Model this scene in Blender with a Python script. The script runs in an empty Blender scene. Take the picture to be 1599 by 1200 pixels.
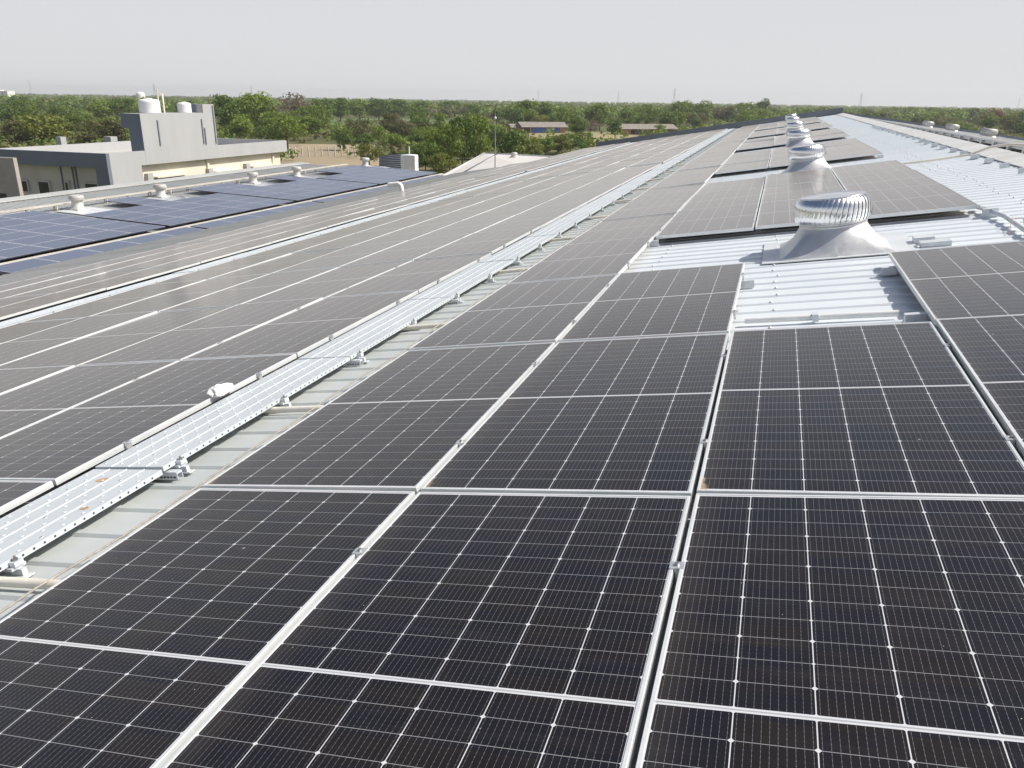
import bpy, bmesh, math, random
from mathutils import Matrix, Vector
random.seed(7)
S = bpy.context.scene
C = bpy.context.collection
R = math.radians

# ------------------------------------------------------------------ frame of the roof plane
# roof coordinates: v up the slope towards the ridge, u along the ridge, n off the panel faces
EX = Vector((.98716047, 0, -.15973169)); EU = Vector((-.00073796, .99998933, -.00456068)); EN = Vector((.15973, .00462, .98715))
W3 = Matrix((EX, EU, EN))
W4 = W3.to_4x4()
def P(v, u, n=0.): return W3 @ Vector((v, u, n))
def at(v, u, n=0.): return W4 @ Matrix.Translation((v, u, n))

# ------------------------------------------------------------------ camera
CAM = Vector((2.41647681, -2.72882777, 1.7485048))
w = Vector((1.8742646, .20213787, -.34989979))
RM = Matrix.Rotation(w.length, 3, w.normalized())            # roof coords -> camera (x right, y down, z forward)
ax = [W3 @ Vector(RM[i]) for i in range(3)]
cm = Matrix((ax[0], -ax[1], -ax[2])).transposed().to_4x4(); cm.translation = CAM
cd = bpy.data.cameras.new('camera'); cam = bpy.data.objects.new('camera', cd); C.objects.link(cam)
cam.matrix_world = cm
F = 1223.148
cd.sensor_fit = 'HORIZONTAL'; cd.sensor_width = 36; cd.lens = F / 1599 * 36
cd.clip_start = .05; cd.clip_end = 20000
S.camera = cam
def ray(x, y): return ax[0] * ((x - 799.5) / F) + ax[1] * ((y - 600) / F) + ax[2]
def on_z(x, y, z): d = ray(x, y); return CAM + d * ((z - CAM.z) / d.z)
def on_u(x, y, u): d = ray(x, y); return CAM + d * ((u - CAM.y) / d.y)
def on_x(x, y, X): d = ray(x, y); return CAM + d * ((X - CAM.x) / d.x)

# ------------------------------------------------------------------ light
SUN = (W3 @ Vector((1.2, .32, 1.05))).normalized()
el = math.asin(SUN.z); az = math.atan2(SUN.x, SUN.y)
wd = bpy.data.worlds.new('World'); S.world = wd; wd.use_nodes = True
nt = wd.node_tree; bg = nt.nodes['Background']
sky = nt.nodes.new('ShaderNodeTexSky'); sky.sky_type = 'NISHITA'; sky.sun_disc = False
sky.sun_elevation = el; sky.sun_rotation = az; sky.air_density = 1.0; sky.dust_density = 4.0; sky.ozone_density = 1.5; sky.altitude = 50
# hazy air: the lower sky is washed out to pale grey, the zenith stays bluish
def wn_(t, **k):
    n = nt.nodes.new('ShaderNode' + t)
    for a_, b_ in k.items(): setattr(n, a_, b_)
    return n
sxyz = wn_('SeparateXYZ'); nt.links.new(wn_('TexCoord').outputs['Generated'], sxyz.inputs[0])
mr = wn_('MapRange', interpolation_type='SMOOTHSTEP'); nt.links.new(sxyz.outputs[2], mr.inputs[0])
mr.inputs[1].default_value = .12; mr.inputs[2].default_value = .50; mr.inputs[3].default_value = 1.; mr.inputs[4].default_value = .0
pr = wn_('ValToRGB'); nt.links.new(sxyz.outputs[2], pr.inputs[0])
pr.color_ramp.elements[0].position = .0; pr.color_ramp.elements[0].color = (7.35, 7.5, 7.6, 1)
pr.color_ramp.elements[1].position = .16; pr.color_ramp.elements[1].color = (7.0, 7.1, 7.5, 1)
mx = wn_('Mix', data_type='RGBA'); nt.links.new(mr.outputs[0], mx.inputs[0]); nt.links.new(sky.outputs[0], mx.inputs[6]); nt.links.new(pr.outputs[0], mx.inputs[7])
nt.links.new(mx.outputs[2], bg.inputs[0]); bg.inputs[1].default_value = .1
sd = bpy.data.lights.new('sun', 'SUN'); sd.energy = 5.0; sd.angle = R(.55); sd.color = (1, .955, .88)
so = bpy.data.objects.new('sun', sd); C.objects.link(so); so.rotation_euler = SUN.to_track_quat('Z', 'Y').to_euler()
so.location = (0, 0, 30)
S.view_settings.view_transform = 'Standard'; S.view_settings.look = 'None'; S.view_settings.exposure = 0; S.view_settings.gamma = 1
GZ = -9.7

# ------------------------------------------------------------------ material helpers
class N:
    def __init__(s, name):
        s.m = bpy.data.materials.new(name); s.m.use_nodes = True; s.t = s.m.node_tree
        s.b = s.t.nodes['Principled BSDF']
    def new(s, t, **k):
        n = s.t.nodes.new('ShaderNode' + t)
        for a, b in k.items(): setattr(n, a, b)
        return n
    def put(s, sock, v):
        if isinstance(v, (int, float)): sock.default_value = v
        elif isinstance(v, (tuple, list)): sock.default_value = (*v, 1) if len(v) == 3 and len(sock.default_value) == 4 else v
        else: s.t.links.new(v, sock)
    def f(s, op, a, b=None, c=None):
        n = s.new('Math', operation=op)
        for i, v in enumerate((a, b, c)):
            if v is not None: s.put(n.inputs[i], v)
        return n.outputs[0]
    def mix(s, fac, a, b):
        n = s.new('Mix', data_type='RGBA'); s.put(n.inputs[0], fac); s.put(n.inputs[6], a); s.put(n.inputs[7], b); return n.outputs[2]
    def noise(s, scale, detail=4, rough=.55, vec=None, dim='3D'):
        n = s.new('TexNoise', noise_dimensions=dim); n.inputs['Scale'].default_value = scale; n.inputs['Detail'].default_value = detail; n.inputs['Roughness'].default_value = rough
        if vec is not None: s.t.links.new(vec, n.inputs['Vector'])
        return n.outputs[0]
    def obj(s): return s.new('TexCoord').outputs['Object']
    def geo(s, o): return s.new('NewGeometry').outputs[o]
    def ramp(s, x, lo, hi):
        n = s.new('MapRange', interpolation_type='SMOOTHSTEP'); s.put(n.inputs[0], x); n.inputs[1].default_value = lo; n.inputs[2].default_value = hi; return n.outputs[0]
    def bump(s, h, d=.002, st=.6):
        n = s.new('Bump'); s.put(n.inputs['Height'], h); n.inputs['Distance'].default_value = d; n.inputs['Strength'].default_value = st
        s.t.links.new(n.outputs[0], s.b.inputs['Normal'])
    def out(s, col, rough=.5, metal=0., spec=.5):
        s.put(s.b.inputs['Base Color'], col); s.put(s.b.inputs['Roughness'], rough); s.put(s.b.inputs['Metallic'], metal); s.put(s.b.inputs['Specular IOR Level'], spec)
        return s.m

def weathered(name, a, b, scale=3., rough=.5, metal=0., fine=40., amt=.5, spec=.5, stretch=None):
    q = N(name); vec = q.geo('Position')
    if stretch:
        mp = q.new('Mapping'); q.t.links.new(vec, mp.inputs['Vector']); mp.inputs['Scale'].default_value = stretch; vec = mp.outputs[0]
    n1 = q.noise(scale, 5, .6, vec); n2 = q.noise(fine, 3, .6, vec)
    x = q.f('ADD', q.f('MULTIPLY', n1, .75), q.f('MULTIPLY', n2, .25))
    fac = q.ramp(x, .5 - amt * .4, .5 + amt * .4)
    r = q.f('ADD', q.f('MULTIPLY', n2, .2), rough - .1)
    return q.out(q.mix(fac, a, b), r, metal, spec)

# -- photovoltaic laminate: cells, gaps, busbars and dust, laid out in metres through the UV map
def pv_material():
    q = N('pv_cells'); uv = q.new('TexCoord').outputs['UV']
    sp = q.new('SeparateXYZ'); q.t.links.new(uv, sp.inputs[0]); x, y = sp.outputs[0], sp.outputs[1]
    PX, PY = .1845, .0926
    xs = q.f('SUBTRACT', x, .567 - 3 * PX)
    yy = q.f('SUBTRACT', q.f('ABSOLUTE', q.f('SUBTRACT', y, 1.139)), .0085)
    fx = q.f('FLOORED_MODULO', xs, PX); fy = q.f('FLOORED_MODULO', yy, PY)
    dx = q.f('MINIMUM', fx, q.f('SUBTRACT', PX, fx)); dy = q.f('MINIMUM', fy, q.f('SUBTRACT', PY, fy))
    lt = lambda a, b: q.f('LESS_THAN', a, b)
    gap = q.f('MAXIMUM', lt(dx, .00145), q.f('MULTIPLY', lt(dy, .0009), .48))
    cyi = q.f('FLOOR', q.f('DIVIDE', yy, PY))
    odd = q.f('FLOORED_MODULO', q.f('ROUND', q.f('DIVIDE', yy, PY)), 2.)
    gap = q.f('MAXIMUM', gap, lt(q.f('ADD', dx, dy), q.f('ADD', .0052, q.f('MULTIPLY', odd, .0028))))
    gap = q.f('MAXIMUM', gap, lt(yy, 0.))
    gap = q.f('MAXIMUM', gap, q.f('MAXIMUM', lt(xs, 0.), q.f('GREATER_THAN', xs, 6 * PX)))
    gap = q.f('MAXIMUM', gap, q.f('GREATER_THAN', yy, 12 * PY))
    # string ribbon along the middle
    rib = lt(q.f('ABSOLUTE', q.f('SUBTRACT', y, 1.139)), .0026)
    # busbars
    bx = q.f('FLOORED_MODULO', fx, .01845)
    bd = q.f('ABSOLUTE', q.f('SUBTRACT', bx, .009225))
    pad = lt(q.f('ABSOLUTE', q.f('SUBTRACT', q.f('FLOORED_MODULO', fy, .0154), .0077)), .0020)
    bus = lt(bd, q.f('ADD', .00030, q.f('MULTIPLY', pad, .00035)))
    # colour of each cell
    cxi = q.f('FLOOR', q.f('DIVIDE', xs, PX))
    rnd = q.new('ObjectInfo').outputs['Random']
    cv = q.new('CombineXYZ'); q.put(cv.inputs[0], cxi); q.put(cv.inputs[1], q.f('FLOOR', q.f('DIVIDE', y, PY))); q.put(cv.inputs[2], q.f('MULTIPLY', rnd, 91.))
    wn = q.new('TexWhiteNoise', noise_dimensions='3D'); q.t.links.new(cv.outputs[0], wn.inputs['Vector'])
    ofs = q.new('VectorMath', operation='ADD'); q.t.links.new(uv, ofs.inputs[0])
    oc = q.new('CombineXYZ'); q.put(oc.inputs[0], q.f('MULTIPLY', rnd, 57.)); q.put(oc.inputs[1], q.f('MULTIPLY', rnd, 133.)); q.t.links.new(oc.outputs[0], ofs.inputs[1])
    pv = ofs.outputs[0]
    blot = q.noise(3.2, 5, .65, pv)
    tone = q.ramp(q.f('ADD', q.f('MULTIPLY', wn.outputs[0], .35), q.f('MULTIPLY', blot, .8)), .35, .8)
    cell = q.mix(tone, (.0128, .0098, .0080), (.0082, .0076, .0112))
    cell = q.mix(q.f('MULTIPLY', bus, .55), cell, (.30, .31, .34))
    white = q.mix(rib, (.60, .61, .63), (.36, .37, .39))
    col = q.mix(gap, cell, white)
    # dust film, soil washed into the low corner, droppings
    dust = q.f('ADD', .012, q.f('MULTIPLY', q.ramp(q.noise(9., 6, .7, pv), .35, .8), .024))
    mp = q.new('Mapping'); q.t.links.new(pv, mp.inputs['Vector']); mp.inputs['Scale'].default_value = (1.3, 16., 1.)
    streak = q.ramp(q.noise(1., 4, .65, mp.outputs[0]), .50, .74)
    dust = q.f('ADD', q.f('MULTIPLY', dust, q.f('ADD', .4, rnd)), q.f('MULTIPLY', streak, .022))
    edge = q.f('MULTIPLY', q.f('SUBTRACT', 1., q.ramp(x, .01, .12)), .05)
    col = q.mix(q.f('ADD', dust, edge), col, (.34, .29, .235))
    wedge = q.f('ADD', q.f('DIVIDE', q.f('SUBTRACT', x, .012), .038), q.f('DIVIDE', q.f('SUBTRACT', y, .012), .17))
    soil = q.f('MULTIPLY', q.f('SUBTRACT', 1., q.ramp(q.f('ADD', wedge, q.f('MULTIPLY', q.noise(38., 3, .6, pv), .9)), .85, 1.35)), q.f('ADD', .25, q.f('MULTIPLY', q.f('FRACT', q.f('MULTIPLY', rnd, 7.)), .75)))
    col = q.mix(soil, col, (.36, .27, .19))
    vo = q.new('TexVoronoi', feature='F1'); q.t.links.new(pv, vo.inputs['Vector']); vo.inputs['Scale'].default_value = 3.1
    sx = q.new('SeparateColor'); q.t.links.new(vo.outputs['Color'], sx.inputs[0])
    wob = q.f('MULTIPLY', q.noise(60., 3, .6, pv), .022)
    spot = q.f('MULTIPLY', lt(vo.outputs['Distance'], q.f('ADD', .006, wob)), q.f('GREATER_THAN', sx.outputs[0], .72))
    col = q.mix(q.f('MULTIPLY', spot, .5), col, (.62, .60, .55))
    vo2 = q.new('TexVoronoi', feature='F1'); q.t.links.new(pv, vo2.inputs['Vector']); vo2.inputs['Scale'].default_value = 26.
    sx2 = q.new('SeparateColor'); q.t.links.new(vo2.outputs['Color'], sx2.inputs[0])
    spk = q.f('MULTIPLY', lt(vo2.outputs['Distance'], .045), q.f('GREATER_THAN', sx2.outputs[0], .89))
    col = q.mix(q.f('MULTIPLY', spk, .75), col, (.5, .47, .42))
    rough = q.f('ADD', .085, q.f('ADD', q.f('MULTIPLY', soil, .5), q.f('MULTIPLY', q.noise(14., 4, .6, pv), .12)))
    m = q.out(col, rough, 0., .5)
    q.b.inputs['IOR'].default_value = 1.40; q.b.inputs['Sheen Weight'].default_value = 1.0; q.b.inputs['Sheen Roughness'].default_value = .2; q.b.inputs['Sheen Tint'].default_value = (1, .91, .82, 1)
    return m
M_PV = pv_material()

def poly_material():
    q = N('blue_polycrystalline'); uv = q.new('TexCoord').outputs['UV']
    sp = q.new('SeparateXYZ'); q.t.links.new(uv, sp.inputs[0]); x, y = sp.outputs[0], sp.outputs[1]
    fx = q.f('FLOORED_MODULO', q.f('SUBTRACT', x, .025), .158); fy = q.f('FLOORED_MODULO', q.f('SUBTRACT', y, .032), .152)
    g = q.f('MAXIMUM', q.f('LESS_THAN', fx, .004), q.f('LESS_THAN', fy, .004))
    b = q.f('MAXIMUM', q.f('LESS_THAN', q.f('MINIMUM', x, q.f('SUBTRACT', .99, x)), .015), q.f('LESS_THAN', q.f('MINIMUM', y, q.f('SUBTRACT', 1.585, y)), .018))
    rnd = q.new('ObjectInfo').outputs['Random']
    t = q.f('ADD', q.f('MULTIPLY', rnd, .6), q.f('MULTIPLY', q.noise(6., 3, .6, uv), .6))
    cell = q.mix(t, (.026, .052, .130), (.050, .084, .170))
    col = q.mix(q.f('MULTIPLY', g, .35), cell, (.55, .58, .64)); col = q.mix(b, col, (.62, .65, .72))
    col = q.mix(.16, col, (.36, .34, .31))
    q.b.inputs['IOR'].default_value = 1.3
    return q.out(col, .3)
M_POLY = poly_material()

M_FRAME = weathered('anodised_frame', (.66, .69, .70), (.80, .81, .80), 2., .42, .35, 60.)
M_CLAMP = weathered('clamp_aluminium', (.55, .57, .58), (.75, .76, .76), 20., .4, .6)
M_BOLT = weathered('bolt_steel', (.25, .25, .25), (.45, .44, .42), 30., .4, .9)
M_SHEET = weathered('coated_roof_sheet', (.60, .65, .685), (.71, .75, .775), .35, .45, .05, 9., .8, stretch=(.4, 3., 1.))
M_EAVE = weathered('grimy_roof_sheet', (.27, .28, .265), (.38, .385, .37), .35, .55, .0, 9., .8, stretch=(.4, 3., 1.))
M_OLD = weathered('dusty_roof_sheet', (.42, .455, .45), (.56, .585, .575), .35, .5, .05, 9., .8, stretch=(.4, 3., 1.))
M_GALV = weathered('galvanised_walkway', (.50, .545, .57), (.62, .655, .675), 1.2, .45, .15, 30., .8)
M_HOLE = weathered('punched_hole', (.03, .035, .04), (.06, .06, .06), 9., .7)
M_PIN = weathered('punched_dimple', (.58, .63, .66), (.66, .71, .735), 9., .45, .1)
M_RUST = weathered('rust_stain', (.40, .23, .10), (.55, .40, .27), 16., .8)
M_PVC = weathered('cream_conduit', (.66, .61, .52), (.80, .76, .67), 3., .45)
M_TRAY = weathered('dusty_tray', (.46, .43, .37), (.60, .57, .50), 1.5, .6)
M_WHITE = weathered('white_plastic', (.70, .70, .68), (.85, .85, .84), 3., .4)
M_TANK = weathered('white_water_tank', (.74, .74, .73), (.86, .86, .86), 1.5, .35)
M_RIDGE = weathered('ridge_flashing', (.55, .55, .52), (.70, .70, .68), 1., .5, .2)
M_DARKFLASH = weathered('dark_blue_grey_flashing', (.12, .135, .16), (.155, .17, .195), 1., .5)
M_BLOCK = weathered('galvanised_block', (.52, .55, .58), (.68, .71, .73), 5., .45, .15)
M_ALU = weathered('bright_turbine_metal', (.78, .79, .80), (.92, .92, .92), 5., .20, 1., 30.)
M_SKIRT = weathered('dull_turbine_base', (.60, .61, .61), (.74, .74, .73), 4., .45, .7, 25.)
M_VENTW = weathered('chalky_turbine_metal', (.46, .44, .40), (.66, .65, .62), 3., .5, .2)
M_APRON = weathered('vent_flashing', (.60, .63, .645), (.70, .725, .735), 2., .45, .2)
M_ROPE = weathered('rope_fibre', (.28, .26, .22), (.45, .42, .36), 50., .9)
M_CLOTH = weathered('white_cloth', (.70, .69, .66), (.84, .83, .80), 8., .9)
M_GREYW = weathered('grey_plaster', (.385, .39, .395), (.46, .465, .47), .9, .85, 0, 4., 1.1, stretch=(.9, .9, .16))
M_GREYD = weathered('shade_side_and_pipe_grey', (.145, .17, .21), (.18, .205, .245), .6, .8, 0, 6., .8)  # grey walls with shade put into the colour; drain pipes use it too
M_CREAM = weathered('cream_plaster', (.66, .60, .49), (.76, .71, .60), .9, .85, 0, 4., 1.1, stretch=(.9, .9, .16))
M_RECESS = weathered('pale_grey_plaster', (.50, .48, .455), (.60, .575, .55), .6, .85, 0, 6.)
M_BEIGE = weathered('beige_plaster', (.36, .32, .29), (.45, .41, .37), .8, .85, 0, 6.)
M_ROOFSLAB = weathered('roof_slab', (.40, .39, .37), (.52, .51, .49), .5, .9)
M_DARK = weathered('dark_opening', (.012, .013, .016), (.03, .03, .035), 2., .3)
M_BLUE = weathered('blue_paint', (.03, .08, .34), (.05, .13, .45), 1., .6)
M_BROWN = weathered('asbestos_roof', (.20, .175, .15), (.28, .25, .22), .8, .9)
M_BRICK = weathered('brick_wall', (.30, .16, .10), (.40, .24, .16), .8, .9)
M_CONC = weathered('concrete_post', (.45, .40, .34), (.58, .53, .46), 2., .9)
M_LOUVRE = weathered('dark_sheet_and_side_shade', (.045, .055, .075), (.075, .085, .11), 1., .5)
M_WROOF = weathered('pale_metal_roof', (.60, .56, .52), (.72, .69, .65), .4, .5, .1, 5.)
M_STEEL = weathered('galvanised_mast', (.30, .31, .32), (.42, .43, .44), 3., .5, .5)
M_SHED2 = weathered('weathered_roof_sheet', (.40, .41, .40), (.52, .53, .52), .3, .6, .1, 6., .8, stretch=(.4, 3., 1.))
M_WALL = weathered('shed_wall_sheet', (.36, .39, .42), (.44, .47, .49), .4, .6)
M_TRUNK = weathered('bark', (.09, .065, .045), (.16, .12, .085), 3., .9)
M_BRIDE = M_VENTW

def leaf(name, dark, light, trans=.38):
    q = N(name); isl = q.geo('Random Per Island'); rnd = q.new('ObjectInfo').outputs['Random']
    t = q.f('ADD', q.f('MULTIPLY', isl, .65), q.f('MULTIPLY', rnd, .35))
    col = q.mix(t, dark, light)
    q.out(col, .6, 0., .3)
    tr = q.new('BsdfTranslucent'); q.put(tr.inputs[0], col)
    mx = q.new('MixShader'); mx.inputs[0].default_value = trans
    q.t.links.new(q.b.outputs[0], mx.inputs[1]); q.t.links.new(tr.outputs[0], mx.inputs[2])
    q.t.links.new(mx.outputs[0], q.t.nodes['Material Output'].inputs[0]); return q.m
LEAF = {'dark': leaf('dark_green_leaves', (.054, .100, .018), (.180, .265, .046)),
        'mid': leaf('mid_green_leaves', (.088, .142, .020), (.26, .34, .055)),
        'yellow': leaf('yellow_green_leaves', (.11, .135, .022), (.25, .275, .055)),
        'olive': leaf('olive_leaves', (.085, .092, .032), (.20, .195, .078)),
        'brown': leaf('bare_grey_brown_twigs', (.12, .085, .060), (.25, .195, .145)),
        'red': leaf('reddish_brown_leaves', (.13, .070, .040), (.25, .150, .085))}

# ------------------------------------------------------------------ mesh builder
class MB:
    def __init__(s): s.v = []; s.f = []; s.m = []; s.uv = {}; s.sm = []
    def add(s, vs, fs, mat=0, smooth=False):
        o = len(s.v); s.v += [tuple(p) for p in vs]
        for fc in fs: s.f.append(tuple(i + o for i in fc)); s.m.append(mat); s.sm.append(smooth)
        return s
    def box(s, x0, x1, y0, y1, z0, z1, mat=0):
        return s.add([(x0, y0, z0), (x1, y0, z0), (x1, y1, z0), (x0, y1, z0), (x0, y0, z1), (x1, y0, z1), (x1, y1, z1), (x0, y1, z1)],
                     [(0, 3, 2, 1), (4, 5, 6, 7), (0, 1, 5, 4), (1, 2, 6, 5), (2, 3, 7, 6), (3, 0, 4, 7)], mat)
    def quad(s, a, b, c, d, mat=0, uv=None):
        s.add([a, b, c, d], [(0, 1, 2, 3)], mat)
        if uv: s.uv[len(s.f) - 1] = uv
        return s
    def prism(s, pts, z0, z1, mat=0):                 # polygon in xy, extruded in z
        n = len(pts)
        return s.add([(x, y, z0) for x, y in pts] + [(x, y, z1) for x, y in pts],
                     [tuple(range(n))[::-1], tuple(range(n, 2 * n))] + [(i, (i + 1) % n, n + (i + 1) % n, n + i) for i in range(n)], mat)
    def tube(s, path, r, k=8, mat=0, cap=True, smooth=True):
        path = [Vector(p) for p in path]; rr = r if isinstance(r, (list, tuple)) else [r] * len(path); vs = []
        for i, p in enumerate(path):
            t = (path[min(i + 1, len(path) - 1)] - path[max(i - 1, 0)]).normalized()
            a = t.cross(Vector((0, 0, 1)) if abs(t.z) < .9 else Vector((1, 0, 0))).normalized(); b = t.cross(a)
            for j in range(k):
                q = 2 * math.pi * j / k; vs.append(p + (a * math.cos(q) + b * math.sin(q)) * rr[i])
        fs = [(i * k + j, i * k + (j + 1) % k, (i + 1) * k + (j + 1) % k, (i + 1) * k + j) for i in range(len(path) - 1) for j in range(k)]
        s.add(vs, fs, mat, smooth)
        if cap: s.add(vs[:k], [tuple(range(k))], mat); s.add(vs[-k:], [tuple(range(k))[::-1]], mat)
        return s
    def lathe(s, prof, k=24, mat=0, c=(0, 0, 0), smooth=True, capt=True, capb=False):
        vs = [(c[0] + r * math.cos(2 * math.pi * j / k), c[1] + r * math.sin(2 * math.pi * j / k), c[2] + z) for r, z in prof for j in range(k)]
        fs = [(i * k + j, i * k + (j + 1) % k, (i + 1) * k + (j + 1) % k, (i + 1) * k + j) for i in range(len(prof) - 1) for j in range(k)]
        s.add(vs, fs, mat, smooth)
        if capt: s.add(vs[-k:], [tuple(range(k))], mat)
        if capb: s.add(vs[:k], [tuple(range(k))[::-1]], mat)
        return s
    def mesh(s, name, mats):
        me = bpy.data.meshes.new(name); me.from_pydata(s.v, [], s.f)
        for m in mats: me.materials.append(m)
        me.polygons.foreach_set('material_index', s.m); me.polygons.foreach_set('use_smooth', s.sm)
        if s.uv:
            l = me.uv_layers.new(name='UVMap')
            for fi, uv in s.uv.items():
                for k, li in enumerate(me.polygons[fi].loop_indices): l.data[li].uv = uv[k]
        me.update(); return me
    def build(s, name, mats, parent=None, mw=None):
        o = bpy.data.objects.new(name, s.mesh(name, mats if isinstance(mats, (list, tuple)) else [mats])); C.objects.link(o)
        if parent: o.parent = parent
        if mw is not None: o.matrix_basis = mw
        return o

def tag(o, label=None, cat=None, group=None, kind=None):
    if label: o['label'] = label
    if cat: o['category'] = cat
    if group: o['group'] = group
    if kind: o['kind'] = kind
    return o
def empty(name, mw):
    o = bpy.data.objects.new(name, None); o.empty_display_size = .2; C.objects.link(o); o.matrix_basis = mw; return o
def dup(o, parent=None):
    c = o.copy(); C.objects.link(c)
    if parent: c.parent = parent
    for ch in o.children: dup(ch, c)
    return c
ORD = 'first second third fourth fifth sixth seventh eighth ninth tenth eleventh twelfth thirteenth fourteenth fifteenth sixteenth seventeenth eighteenth nineteenth twentieth twenty-first twenty-second twenty-third twenty-fourth twenty-fifth twenty-sixth twenty-seventh twenty-eighth twenty-ninth thirtieth thirty-first thirty-second'.split()

# ------------------------------------------------------------------ setting: ground and fields
def ground_material():
    q = N('dry_scrub_ground'); p = q.geo('Position')
    a = q.noise(.012, 6, .6, p); b = q.noise(.06, 5, .6, p); c = q.noise(.8, 4, .7, p)
    col = q.mix(q.ramp(b, .35, .62), (.24, .17, .105), (.17, .145, .075))
    col = q.mix(q.ramp(a, .34, .5), col, (.095, .115, .038))
    col = q.mix(q.f('MULTIPLY', c, .35), col, (.11, .09, .055))
    return q.out(col, .95, 0., .2)
M_GROUND = ground_material()
g = MB(); E_ = 3800
g.quad((-E_, -E_, GZ), (E_, -E_, GZ), (E_, E_, GZ), (-E_, E_, GZ))
tag(g.build('ground', M_GROUND), kind='structure')
def field(pts, mat, dz, name='field'):
    f_ = MB(); vs = [on_z(x, y, GZ) for x, y in pts]
    f_.add([(p.x, p.y, GZ + dz) for p in vs], [tuple(range(len(vs)))]); return tag(f_.build(name, mat), kind='structure')
M_F1 = weathered('green_crop', (.075, .115, .035), (.12, .16, .06), .02, .9, 0, .4)
M_F2 = weathered('dry_grass', (.24, .21, .10), (.31, .27, .14), .02, .9, 0, .5)
M_F3 = weathered('bare_soil', (.27, .215, .135), (.37, .30, .195), .03, .9, 0, .4)
field([(470, 197), (640, 195), (735, 192), (735, 184), (640, 183), (490, 187)], M_F1, .05)
field([(600, 205), (700, 203), (700, 198), (600, 198)], M_F3, .06)
field([(640, 181.5), (740, 183), (740, 179.5), (650, 178.5)], M_F3, .07)
field([(790, 232), (985, 226), (1000, 208), (830, 206)], M_F2, .08)
field([(380, 262), (600, 262), (585, 226), (430, 226)], M_F3, .09)

# ------------------------------------------------------------------ main shed
UE = 56.6; UM = 43.6; VE = -16.45; VM = -11.25; VR = 6.38
CR, TR = -.105, -.119
def corrugated(mb, u0, u1, v0, v1, pitch=.25, cr=CR, tr=TR, mat=0):
    prof = []; u = u0
    while u < u1 - pitch * .5:
        prof += [(u, tr), (u + pitch - .062, tr), (u + pitch - .048, cr), (u + pitch - .016, cr)]; u += pitch
    prof.append((u, tr))
    vs = [(v0, a, b) for a, b in prof] + [(v1, a, b) for a, b in prof]; n = len(prof)
    mb.add(vs, [(i, n + i, n + i + 1, i + 1)[::-1] for i in range(n - 1)], mat)
U0 = -6.0
shed = empty('factory_shed', Matrix.Translation(P(0, 0, 0)))
tag(shed, 'long low factory shed whose pitched metal roof carries the dark solar panels', 'building')
rs = MB(); corrugated(rs, U0, UE, -.2, VR)
roof = rs.build('roof_sheet', M_SHEET, shed, W4)
rs = MB(); corrugated(rs, U0, UM, -6.3, -.2); corrugated(rs, UM, UE, -6.3, -.2)
rs.build('roof_sheet', M_OLD, shed, W4)
rs = MB(); corrugated(rs, U0, UM, VE, -6.3); corrugated(rs, UM, UE, VM, -6.3)
rs.build('roof_sheet', M_EAVE, shed, W4)
# far slope beyond the ridge
RIDGE = P(VR, 0, CR)
SR = math.atan(.125)
ER = Matrix(((math.cos(SR), 0, math.sin(SR)), (0, 1, 0), (-math.sin(SR), 0, math.cos(SR)))).to_4x4()
WR = Matrix.Translation((RIDGE.x, 0, RIDGE.z)) @ ER
rs = MB(); corrugated(rs, U0, UE, 0, 14.5, cr=-.0, tr=-.028)
rs.build('roof_sheet', M_SHEET, shed, WR)
rc = MB()
rc.add([(VR - .42, U0, CR + .018), (VR, U0, CR + .05), (VR - .42, UE, CR + .018), (VR, UE, CR + .05), (VR - .42, U0, CR + .006), (VR - .42, UE, CR + .006)], [(0, 1, 3, 2), (0, 2, 5, 4)])
rcap = rc.build('ridge_cap', M_RIDGE, shed, W4)
rc = MB(); rc.add([(0, U0, .05), (.42, U0, .018), (.42, UE, .018), (0, UE, .05)], [(0, 1, 2, 3)])
rc.build('ridge_cap', M_RIDGE, shed, WR)
# dark flashing along the far gable
fl = MB()
fl.box(-10.45, VR, UE, UE + .22, -.4, .29); fl.build('end_flashing', M_DARKFLASH, shed, W4)
fl = MB(); fl.box(0, 14.5, UE + .002, UE + .222, -.3, .37); fl.build('end_flashing', M_DARKFLASH, shed, WR)
# walls under the eaves
wl = MB(); h = lambda v, u: P(v, u, TR - .05)
def wall(mb, a, b): mb.quad((a.x, a.y, GZ - .1), (b.x, b.y, GZ - .1), tuple(b), tuple(a))
pts = [h(VE + .15, U0), h(VE + .15, UM - .1), h(VM + .15, UM - .1), h(VM + .15, UE - .05), h(VR, UE - .05), WR @ Vector((14.3, UE - .05, -.09)), WR @ Vector((14.3, U0, -.09)), h(VR, U0)]
for i in range(len(pts)): wall(wl, pts[i], pts[(i + 1) % len(pts)])
wl.build('wall', M_WALL, shed, shed.matrix_basis.inverted())
# screws with white washers on the bare strips
sc = MB()
def screw(v, u): sc.lathe([(.014, 0), (.012, .004), (.006, .006), (.005, .011)], 7, 0, (v, u, CR + .001))
for j in range(6):
    us = 2.75 + j * 9.184
    u = U0 + .25 * math.ceil((us - U0) / .25) - .038
    while u < us + 4.2:
        for v in (1.35, 2.55, 4.95):
            screw(v + random.uniform(-.03, .03), u)
        u += .25
for i in range(160):
    u = U0 + .25 * (20 + i) - .038
    if u < UE: screw(5.15 + random.uniform(-.05, .05), u); 
tag(sc.build('roof_screws', M_WHITE, roof), kind='stuff')
cap_line = MB()

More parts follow.
